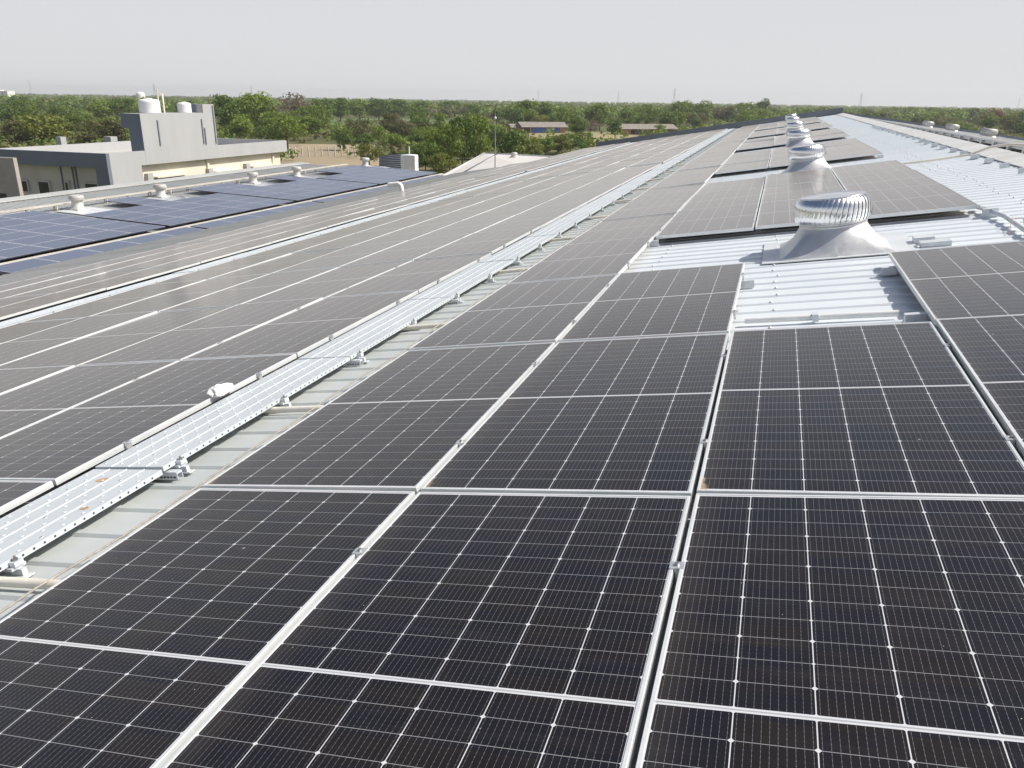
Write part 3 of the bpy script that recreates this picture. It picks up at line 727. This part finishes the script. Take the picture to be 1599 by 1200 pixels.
# roof tower
UT0 = on_x(218, 178, XB).y; UT1 = on_x(304, 178, XB).y; UT2 = on_x(317, 175, XB).y; UT3 = on_x(333, 163, XB).y; ZT1 = on_x(218, 178, XB).z; ZT2 = on_x(325, 163, XB).z
m_ = MB(); m_.box(XB - 1.15, XB + .003, UT0, UT2, ZT - .9, ZT1 - 1.0); m_.box(XB - 1.75, XB + .003, UT0 - .003, UT2, ZT1 - 1.0, ZT1)
tw = opart(m_, 'tower', M_GREYW)
m_ = MB(); m_.box(XB - 1.15, XB + .001, UT0 - .02, UT0 - .004, ZT - .9, ZT1 - 1.0); m_.box(XB - 1.75, XB + .001, UT0 - .03, UT0 - .006, ZT1 - 1.0, ZT1 - .003); m_.build('tower_shade_face', M_GREYD, tw)  # thin dark sheets paint the shade on the tower's near side
m_ = MB(); m_.box(XB - 1.9, XB + .004, UT2 + .002, UT3, ZT - .9, ZT2); m_.build('tall_slab', M_GREYW, tw)
m_ = MB(); m_.box(XB - 1.9, XB - .6, UT2 - .02, UT2 - .001, ZT1 + .05, ZT2 - .004); m_.build('tower_shade_face', M_GREYD, tw)  # painted shade on the near side of the tall slab
for x, ya, yb in ((245, 188, 228), (314, 186, 225), (319, 200, 226), (331, 165, 225)):
    p, q = on_x(x, ya, XB + .05), on_x(x + 3, yb, XB + .05); m_ = MB(); m_.box(XB + .005, XB + .07, p.y, p.y + .1, q.z, p.z); m_.build('drain_pipe', M_GREYD, tw)
def tank(px, top, d, h, lab):
    p = on_x(px, 178, XB - .95); t = empty('water_tank', Matrix.Translation((XB - .95, p.y, ZT1))); tag(t, lab, 'water tank')
    b_ = MB(); n_ = 7; pr = [(d * .48, 0)]
    for i in range(n_):
        z = h * .8 * i / n_; pr += [(d * .5, z + .02), (d * .5, z + h * .8 / n_ - .03), (d * .494, z + h * .8 / n_ - .01)]
    pr += [(d * .49, h * .84), (d * .45, h * .92), (d * .34, h * .97), (d * .2, h * .995)]
    b_.lathe(pr, 28); b_.build('tank_body', M_TANK, t)
    b_ = MB(); b_.lathe([(d * .16, h * .98), (d * .17, h * 1.), (d * .17, h * 1.03), (d * .12, h * 1.05), (0, h * 1.06)], 20, capt=False); b_.build('tank_lid', M_TANK, t)
    return t
t_ = tank(235, 165, 1.52, 1.02, 'larger white water tank on the office roof tower')
tank(289, 165, 1.05, .78, 'smaller white water tank on the office roof tower')
p = on_x(250, 178, XB - .5); pi = MB(); pi.tube([(0, 0, 0), (0, 0, 1.7)], .05, 6); pi.tube([(0, .5, 0), (0, .5, 1.35), (0, .1, 1.4)], .06, 6)
tag(pi.build('riser_pipe', M_PVC, None, Matrix.Translation((XB - .5, p.y, ZT1))), 'pale riser pipes standing between the two tower tanks', 'pipe')
# beige wall block at the left
p = on_x(20, 247, CAM.x - 38.); bw = MB(); bw.box(p.x - 14, p.x, p.y, p.y + .22, GZ, p.z)
bwo = tag(bw.build('wall_block', M_BEIGE), 'beige plastered wall block standing before the office front', 'wall')
bw = MB(); q = on_u(0, 302, p.y); q2 = on_u(11, 309, p.y); bw.box(q.x - 2, q2.x, p.y - .012, p.y - .002, q2.z - .6, q.z); bw.build('opening', M_DARK, bwo)

# ------------------------------------------------------------------ white tank and dark lean-to beyond the storage shed
pt = persp(640, 270, 72.); bs = MB(); bs.box(-1.2, 1.2, -1.2, 1.2, GZ - pt.z, 0)
o = tag(bs.build('tank_plinth', M_CONC, None, Matrix.Translation(pt)), 'concrete plinth carrying the white tank beyond the blue panels', 'plinth')
t = empty('water_tank', Matrix.Translation(pt)); tag(t, 'white water tank with a thin pipe beyond the blue panels', 'water tank')
b_ = MB(); b_.lathe([(.78, 0), (.8, .05), (.8, .45), (.78, .5), (.8, .55), (.8, .95), (.78, 1.), (.8, 1.05), (.8, 1.45), (.76, 1.58), (.3, 1.62), (0, 1.63)], 28, capt=False); b_.build('tank_body', M_TANK, t)
b_ = MB(); b_.tube([(0, 0, 1.6), (0, 0, 2.3)], .05, 6); b_.build('vent_pipe', M_WHITE, t)
b_ = MB(); b_.box(-.1, .95, -.9, -.84, .0, 1.6); b_.build('front_sheet', M_WHITE, t)
pl = persp(610, 262, 76.); q0, q1, q2, q3 = (persp(x, y, d) - pl for x, y, d in ((592, 262, 76), (592, 244, 76), (628, 239, 78), (628, 268, 78)))
lb = MB(); nr = 9; back = (ray(610, 250).normalized()) * .12
for i in range(nr):
    a0, a1 = q1.lerp(q0, i / nr), q1.lerp(q0, (i + 1) / nr); b0, b1 = q2.lerp(q3, i / nr), q2.lerp(q3, (i + 1) / nr)
    am, bm_ = a0.lerp(a1, .5) + back, b0.lerp(b1, .5) + back
    lb.quad(a0, b0, bm_, am); lb.quad(am, bm_, b1, a1)
lt_ = tag(lb.build('lean_to', M_LOUVRE, None, Matrix.Translation(pl)), 'dark ribbed sheet lean-to beside the white tank', 'lean-to')
lb = MB(); lb.add([tuple(q1 + back * 2), tuple(q2 + back * 2), tuple(q3 + back * 2 + Vector((0, 0, -4))), tuple(q0 + back * 2 + Vector((0, 0, -4)))] + [tuple(q1 + back * 14), tuple(q2 + back * 14), tuple(q3 + back * 14 + Vector((0, 0, -4))), tuple(q0 + back * 14 + Vector((0, 0, -4)))],
       [(0, 1, 2, 3), (4, 7, 6, 5), (0, 4, 5, 1), (1, 5, 6, 2), (2, 6, 7, 3), (3, 7, 4, 0)]); lb.build('wall', M_BROWN, lt_)

# ------------------------------------------------------------------ far sheds, fence, pylons
def far_shed(xa, xb, yb, h, dep, roofm, wallm, label, doors=None):
    a_, b_ = on_z(xa, yb, GZ), on_z(xb, yb, GZ); L = (b_ - a_).length; dr = (b_ - a_).normalized(); nn = Vector((-dr.y, dr.x, 0)); nn = nn if nn.dot(a_ - CAM) > 0 else -nn
    Mw = Matrix((dr, nn, Vector((0, 0, 1)))).transposed().to_4x4(); Mw.translation = a_
    e = empty('farm_shed', Mw); tag(e, label, 'shed')
    m1 = MB(); m1.box(0, L, 0, dep, 0, h * .62); m1.build('wall', wallm, e)
    m1 = MB(); m1.add([(-.6, -.8, h * .55), (L + .6, -.8, h * .55), (L + .6, dep / 2, h), (-.6, dep / 2, h), (-.6, dep + .8, h * .55), (L + .6, dep + .8, h * .55)], [(0, 1, 2, 3), (3, 2, 5, 4), (0, 3, 4), (1, 5, 2)]); m1.build('roof', roofm, e)
    for f0, f1, mt in (doors or []):
        m1 = MB(); m1.box(L * f0, L * f1, -.1, -.02, .2, h * .5); m1.build('door', mt, e)
    return e
far_shed(816, 884, 208.5, 3.9, 7, M_BROWN, M_BRICK, 'brown roofed shed with a long blue front among trees', [(.2, .55, M_BLUE), (.62, .85, M_BLUE), (.02, .16, M_DARK)])
far_shed(967, 1055, 211, 3.7, 7, M_BROWN, M_BRICK, 'long brown roofed brick shed near the dark gable flashing', [(.2, .38, M_DARK), (.45, .62, M_DARK)])
far_shed(800, 815, 207, 3., 5, M_BROWN, M_BRICK, 'tiny brick hut beside the blue fronted shed')
far_shed(738, 778, 182.5, 5.5, 9, M_BROWN, M_CREAM, 'small far cream farmhouse at the field edge')
far_shed(690, 704, 178.5, 4.5, 8, M_WROOF, M_WHITE, 'tiny pale hut far across the green field')
def far_block(xa, xb, ya, yb, d, label, mat, name='far_building'):
    a_, b_ = persp(xa, yb, d), persp(xb, ya, d); o = MB(); w_ = abs(b_.x - a_.x) + .1
    o.box(0, max(w_, 3), 0, 14, 0, b_.z - GZ); o.box(max(w_, 3) * .1, max(w_, 3) * .5, 2, 10, b_.z - GZ + .002, b_.z - GZ + 1.4)
    k_ = o.build(name, mat, None, Matrix.Translation((min(a_.x, b_.x), a_.y, GZ)))
    tag(k_, label, 'building'); wv = MB()
    for i in range(5): wv.box(max(w_, 3) * (.08 + i * .18), max(w_, 3) * (.16 + i * .18), -.08, -.02, (b_.z - GZ) * .72, (b_.z - GZ) * .86)
    wv.build('window_band', M_DARK, k_)
far_block(-12, 22, 142.5, 149, 1300, 'far white industrial block on the horizon at the left', M_WHITE)
dm = persp(219, 147, 900); db = MB(); db.lathe([(5, 0), (5, dm.z - GZ - 1), (4.6, dm.z - GZ + .6), (3, dm.z - GZ + 1.9), (0, dm.z - GZ + 2.4)], 20, capt=False)
tag(db.build('silo', M_WHITE, None, Matrix.Translation((dm.x, dm.y, GZ))), 'far pale domed silo behind the tower tanks', 'silo')
# fence of concrete posts
fe = empty('boundary_fence', Matrix.Translation(on_z(520, 240, GZ))); tag(fe, 'boundary fence of pale concrete posts on bare soil', 'fence'); fi = fe.matrix_basis.inverted()
pm = None
for i in range(15):
    x = 452 + i * 10.2; p = on_z(x, 246.5 - i * .25, GZ)
    if pm is None: pmb = MB(); pmb.box(-.09, .09, -.09, .09, -.1, 1.75); pmb.box(-.06, .06, -.05, .25, 1.75, 1.95); pm = pmb.mesh('post', [M_CONC])
    o = bpy.data.objects.new('post', pm); C.objects.link(o); o.parent = fe; o.matrix_basis = fi @ Matrix.Translation(p) @ Matrix.Rotation(random.uniform(-.06, .06), 4, 'Y')
wf = MB()
for z in (.5, 1.0, 1.5): wf.tube([fi @ (on_z(452 + i * 10.2, 246.5 - i * .25, GZ) + Vector((0, 0, z))) for i in range(15)], .012, 4)
wf.build('fence_wire', M_STEEL, fe)
def pylon_mesh():
    m1 = MB(); H = 42; lv = [0, 8, 16, 23, 29, 34, 38, 42]; wd_ = [3.2, 2.6, 2.1, 1.6, 1.2, .9, .6, .1]
    for sx in (-1, 1):
        for sy in (-1, 1): m1.tube([(sx * w_, sy * w_, z) for w_, z in zip(wd_, lv)], .16, 4)
    for i in range(7):
        for s_ in (-1, 1):
            m1.tube([(-wd_[i], s_ * wd_[i], lv[i]), (wd_[i + 1], s_ * wd_[i + 1], lv[i + 1])], .1, 4); m1.tube([(wd_[i], s_ * wd_[i], lv[i]), (-wd_[i + 1], s_ * wd_[i + 1], lv[i + 1])], .1, 4)
            m1.tube([(s_ * wd_[i], -wd_[i], lv[i]), (s_ * wd_[i + 1], wd_[i + 1], lv[i + 1])], .1, 4)
    for z, w_ in ((29, 7), (34, 6), (38, 4.5)): m1.tube([(-w_, 0, z), (0, 0, z + 1.2), (w_, 0, z)], .14, 4)
    return m1.mesh('pylon', [M_STEEL])
pym = pylon_mesh()
PYL = [(52, 1500, 'nearer the left picture edge'), (244, 1650, 'just right of the tower tanks'), (395, 1700, 'above the grey-brown bare tree'), (840, 1750, 'above the blue fronted shed'), (965, 1800, 'above the long brick shed'), (1052, 1300, 'left of the tall dark tree'), (1343, 1500, 'above the far ridge end'), (1590, 1900, 'near the right picture edge')]
for x, d, wh in PYL:
    p = persp(x, 165, d * 1.35); o = bpy.data.objects.new('pylon', pym); C.objects.link(o); o.location = (p.x, p.y, GZ); o.rotation_euler.z = random.uniform(0, 3)
    tag(o, 'faint lattice power pylon on the horizon ' + wh, 'pylon', 'pylons on the horizon')

# ------------------------------------------------------------------ trees
def rdir():
    z = random.uniform(-1, 1); a_ = random.uniform(0, 2 * math.pi); r_ = math.sqrt(1 - z * z); return Vector((r_ * math.cos(a_), r_ * math.sin(a_), z))
def leafq(vs, fs, p, nrm, s_):
    t = nrm.cross(rdir()).normalized(); b_ = nrm.cross(t); i = len(vs)
    e = random.uniform(.6, 1.)
    vs += [p - t * s_ - b_ * s_ * e * .4, p + t * s_ * .2 - b_ * s_ * e, p + t * s_ + b_ * s_ * e * .3, p - t * s_ * .3 + b_ * s_ * e]; fs.append((i, i + 1, i + 2, i + 3))
def crown_mesh(wr_, nclump, dens, sparse=1.):
    vs, fs = [], []; cl = []
    for i in range(nclump):
        d = rdir(); d.z = d.z * .9 + .1; rad = random.uniform(.45, 1.) ** .6
        c = Vector((d.x * wr_ * .36 * rad, d.y * wr_ * .36 * rad, .52 + d.z * .36 * rad)); cl.append((c, random.uniform(.09, .18)))
    for c, r_ in cl:
        for i in range(int(dens * random.uniform(.7, 1.2) * sparse)):
            d = rdir(); d.z = d.z * .85 + .12; q = random.uniform(.55, 1.08)
            p = c + Vector((d.x * r_ * 1.25, d.y * r_ * 1.25, d.z * r_ * .85)) * q
            leafq(vs, fs, p, (d + rdir() * .8).normalized(), random.uniform(.018, .036))
    m1 = MB(); m1.add(vs, fs); return m1, cl
CROWNS = []
for i in range(9):
    wr_ = [1.0, 1.25, .8, 1.1, .65, 1.4, .9, 1.15, 1.0][i]; m1, cl = crown_mesh(wr_, random.randint(20, 30), 84, .45 if i == 8 else 1.)
    tk = MB(); top = Vector((random.uniform(-.03, .03), random.uniform(-.03, .03), .45)); tk.tube([(0, 0, -.02), (top.x * .5, top.y * .5, .2), top], [.028, .02, .015], 6)
    for c, r_ in random.sample(cl, 7): tk.tube([top * random.uniform(.6, 1.), top.lerp(c, .5) + rdir() * .03, c], [.012, .008, .003], 5)
    CROWNS.append(({k: m1.mesh('crown', [LEAF[k]]) for k in LEAF}, tk.mesh('trunk', [M_TRUNK])))
TL = {'dark': 'dense dark green tree', 'mid': 'mid green leafy tree', 'yellow': 'sunlit yellow-green tree', 'olive': 'dry olive-coloured tree', 'brown': 'almost bare grey-brown tree', 'red': 'reddish-brown tree'}
def tree(p, h_, wdt, kind, label, group='trees beyond the roofs', ci=None):
    ci = random.randrange(8) if ci is None else ci
    if kind == 'brown': ci = 8
    e = empty('tree', Matrix.Translation(p) @ Matrix.Rotation(random.uniform(0, 6.28), 4, 'Z') @ Matrix.Diagonal((wdt, wdt, h_, 1)))
    for nm, me in (('crown', CROWNS[ci][0][kind]), ('trunk', CROWNS[ci][1])):
        o = bpy.data.objects.new(nm, me); C.objects.link(o); o.parent = e
    return tag(e, label, 'tree', group)
hor = lambda x: 144.5 + .0145 * x
MAN = [(75,236,178,85,'yellow','broad sunlit yellow-green tree left of the office tower'),(28,234,188,60,'olive','dry olive tree at the left picture edge above the office parapet'),(150,236,190,60,'olive','dry olive tree close behind the office roof, left of the tower'),(185,236,186,55,'olive',''),
 (100,205,164,50,'dark',''),(20,198,158,50,'dark',''),(48,210,166,45,'dark',''),(160,195,157,45,'mid',''),(195,195,154,45,'dark',''),(5,225,195,40,'mid',''),(120,215,180,40,'mid',''),
 (357,218,149,62,'dark','tall dark green tree rising right of the roof tower'),(402,214,149,58,'mid','tall leafy tree between the tower and the bare grey-brown tree'),(376,226,180,50,'mid',''),(432,220,176,46,'mid',''),(461,200,148,52,'brown','large bare grey-brown tree above the cream office wall end'),(450,236,180,62,'mid','full green tree just beyond the far office corner'),(418,232,196,40,'dark',''),
 (492,206,164,40,'mid',''),(505,196,154,42,'dark',''),(532,192,153,44,'dark',''),(562,190,155,44,'mid',''),(592,190,156,44,'dark',''),(622,189,157,44,'dark',''),(660,186,158,44,'mid',''),(702,184,158,46,'dark',''),(738,192,163,40,'dark',''),
 (537,236,196,38,'dark','dark round tree standing behind the fence posts'),(562,226,186,34,'olive',''),(571,240,210,32,'dark',''),(592,226,198,30,'mid',''),(610,216,178,34,'olive',''),(626,228,190,32,'olive',''),(650,232,205,36,'dark',''),(577,262,222,44,'yellow','near bushy yellow-green tree beside the dark lean-to'),(612,244,210,40,'mid',''),(688,218,178,32,'mid',''),(636,218,192,30,'olive',''),(666,222,190,30,'olive',''),
 (702,274,193,50,'mid','tall leafy green tree behind the white tank'),(722,268,188,54,'dark','tall dark tree just left of the thin mast'),(746,262,184,50,'mid','tall green tree right behind the thin mast'),(681,268,205,44,'mid',''),(664,276,216,42,'dark',''),(652,272,226,36,'dark',''),(692,284,240,40,'yellow','low yellow-green tree at the storage shed corner'),(740,230,184,40,'dark',''),(762,250,196,46,'mid',''),(783,252,200,46,'dark',''),(804,252,206,44,'mid',''),
 (830,250,216,44,'yellow',''),(852,246,214,42,'mid',''),(872,242,212,42,'yellow',''),(890,240,208,40,'dark',''),(908,238,206,38,'mid',''),
 (822,202,159,50,'mid','tall full tree above the blue fronted shed'),(804,204,164,40,'dark',''),(850,197,160,42,'dark',''),(884,204,165,40,'mid',''),(900,220,182,40,'dark',''),(936,204,163,46,'mid','tall green tree between the two brown roofed sheds'),(921,212,188,34,'brown',''),(960,218,182,32,'dark',''),(980,204,170,36,'mid',''),(1008,197,164,40,'dark',''),(1030,214,196,26,'mid',''),(1062,198,160,40,'mid',''),(1098,196,158,42,'mid',''),(1082,202,174,40,'olive',''),(1042,207,178,30,'dark',''),(1130,194,166,38,'olive',''),(1160,192,162,40,'mid',''),(1191,190,155,30,'dark','tall lone dark tree just left of the farthest vents'),(1175,190,168,34,'mid',''),(1212,187,170,30,'mid',''),(1240,185,171,30,'olive',''),
 (1422,188,168,36,'mid',''),(1482,194,170,38,'mid',''),(1520,196,169,42,'dark',''),(1546,204,170,46,'red','reddish-brown tree beyond the ridge at the right'),(1576,212,176,44,'yellow','yellow-green tree beyond the ridge at the picture edge'),(1600,214,176,44,'dark',''),(1500,194,171,36,'olive',''),(1452,189,169,36,'dark',''),(1390,186,168,34,'mid','')]
SH = {'dark': 'one of the dense dark green trees massed beyond the roofs', 'mid': 'one of the mid green leafy trees massed beyond the roofs', 'yellow': 'one of the sunlit yellow-green trees beyond the roofs', 'olive': 'one of the dry olive-coloured trees beyond the roofs', 'brown': 'one of the small bare brown trees beyond the roofs', 'red': 'one of the reddish trees beyond the roofs'}
for x, yb, yt, wpx, kd, lab in MAN:
    p = on_z(x, yb, GZ); d = (p - CAM).dot(ax[2]); tree(p, (yb - yt) * d / F * 1.06, wpx * d / F * 1.1, kd, lab or SH[kd], 'trees beyond the roofs')
CLEAR = [(425, 740, 178, 200), (440, 610, 222, 262), (800, 1000, 205, 232), (690, 780, 176, 186)]
cnt = 0
while cnt < 300:
    x = random.uniform(-260, 1860); d = random.uniform(190, 680); y = hor(x) + F * 11.45 / d
    if any(a_ - 8 < x < b_ + 8 and c_ - 1 < y < e_ for a_, b_, c_, e_ in CLEAR) and random.random() < .97: continue
    p = on_z(x, y, GZ); dd = (p - CAM).dot(ax[2])
    if p.y < 75 and -60 < p.x < 30: continue
    kd = random.choices(['dark', 'mid', 'yellow', 'olive', 'brown', 'red'], [36, 40, 12, 9, 2, 1])[0]
    h_ = random.uniform(5.5, 10.5) if d > 300 else random.uniform(4, 8); tree(p, h_, h_ * random.uniform(.95, 1.5), kd, SH[kd]); cnt += 1

# far woodland and scrub: too many to count
def clump(vs, fs, p, r_, hh, n, s_):
    for i in range(n):
        d = rdir(); q = random.uniform(.6, 1.05); leafq(vs, fs, p + Vector((d.x * r_ * q, d.y * r_ * q, hh * (.55 + .42 * d.z * q))), (d + rdir() * .7 + Vector((0, 0, .3))).normalized(), s_ * random.uniform(.6, 1.2))
def mass(name, label, cat, count, gen, weights):
    mb = MB(); mats = ['dark', 'mid', 'olive', 'brown', 'yellow']
    for i in range(count):
        vs, fs = [], []; gen(vs, fs)
        if vs: mb.add(vs, fs, random.choices(range(5), weights)[0])
    tag(mb.build(name, [LEAF[k] for k in mats]), label, cat, kind='stuff')
def gen_far(vs, fs):
    x = random.uniform(-500, 2100); belt = random.random() < .16; d = random.uniform(430, 540) if belt else 480 * math.exp(random.uniform(0, 1.95)); p = on_z(x, hor(x) + F * 11.45 / d, GZ)
    h_ = random.uniform(6.5, 10.8); h_ = min(h_, 11.2) if d > 700 else h_ * (.95 if belt else .75); clump(vs, fs, p, h_ * random.uniform(.5, .8), h_, 34 if d < 1200 else 18, (1.1 if d < 1200 else 2.0))
mass('far_woodland', 'unbroken far woodland fading into haze below the skyline', 'woodland', 6400, gen_far, [42, 40, 11, 3, 4])
def gen_scrub(vs, fs):
    x = random.uniform(-200, 1800); d = random.uniform(125, 560); y = hor(x) + F * 11.45 / d
    if any(a_ < x < b_ and c_ < y < e_ for a_, b_, c_, e_ in CLEAR) and random.random() < .85: return
    p = on_z(x, y, GZ)
    if p.y < 70 and -60 < p.x < 30: return
    h_ = random.uniform(.7, 3.4); clump(vs, fs, p, h_ * random.uniform(.7, 1.3), h_, 26, .30 * h_ ** .5)
mass('scrub_undergrowth', 'dry green and brown scrub covering the ground between the trees', 'undergrowth', 5200, gen_scrub, [20, 36, 24, 8, 12])

# ------------------------------------------------------------------ haze
q = bpy.data.materials.new('haze_air'); q.use_nodes = True; t_ = q.node_tree; t_.nodes.remove(t_.nodes['Principled BSDF'])
vp = t_.nodes.new('ShaderNodeVolumePrincipled'); vp.inputs['Color'].default_value = (.97, .985, 1, 1); vp.inputs['Density'].default_value = .00020; vp.inputs['Anisotropy'].default_value = .2
t_.links.new(vp.outputs[0], t_.nodes['Material Output'].inputs['Volume'])
hz = MB(); hz.box(-3900, 3900, -3900, 3900, GZ - 1.2, 33); tag(hz.build('haze', q), 'thin pale haze over the plain', 'haze', kind='stuff')
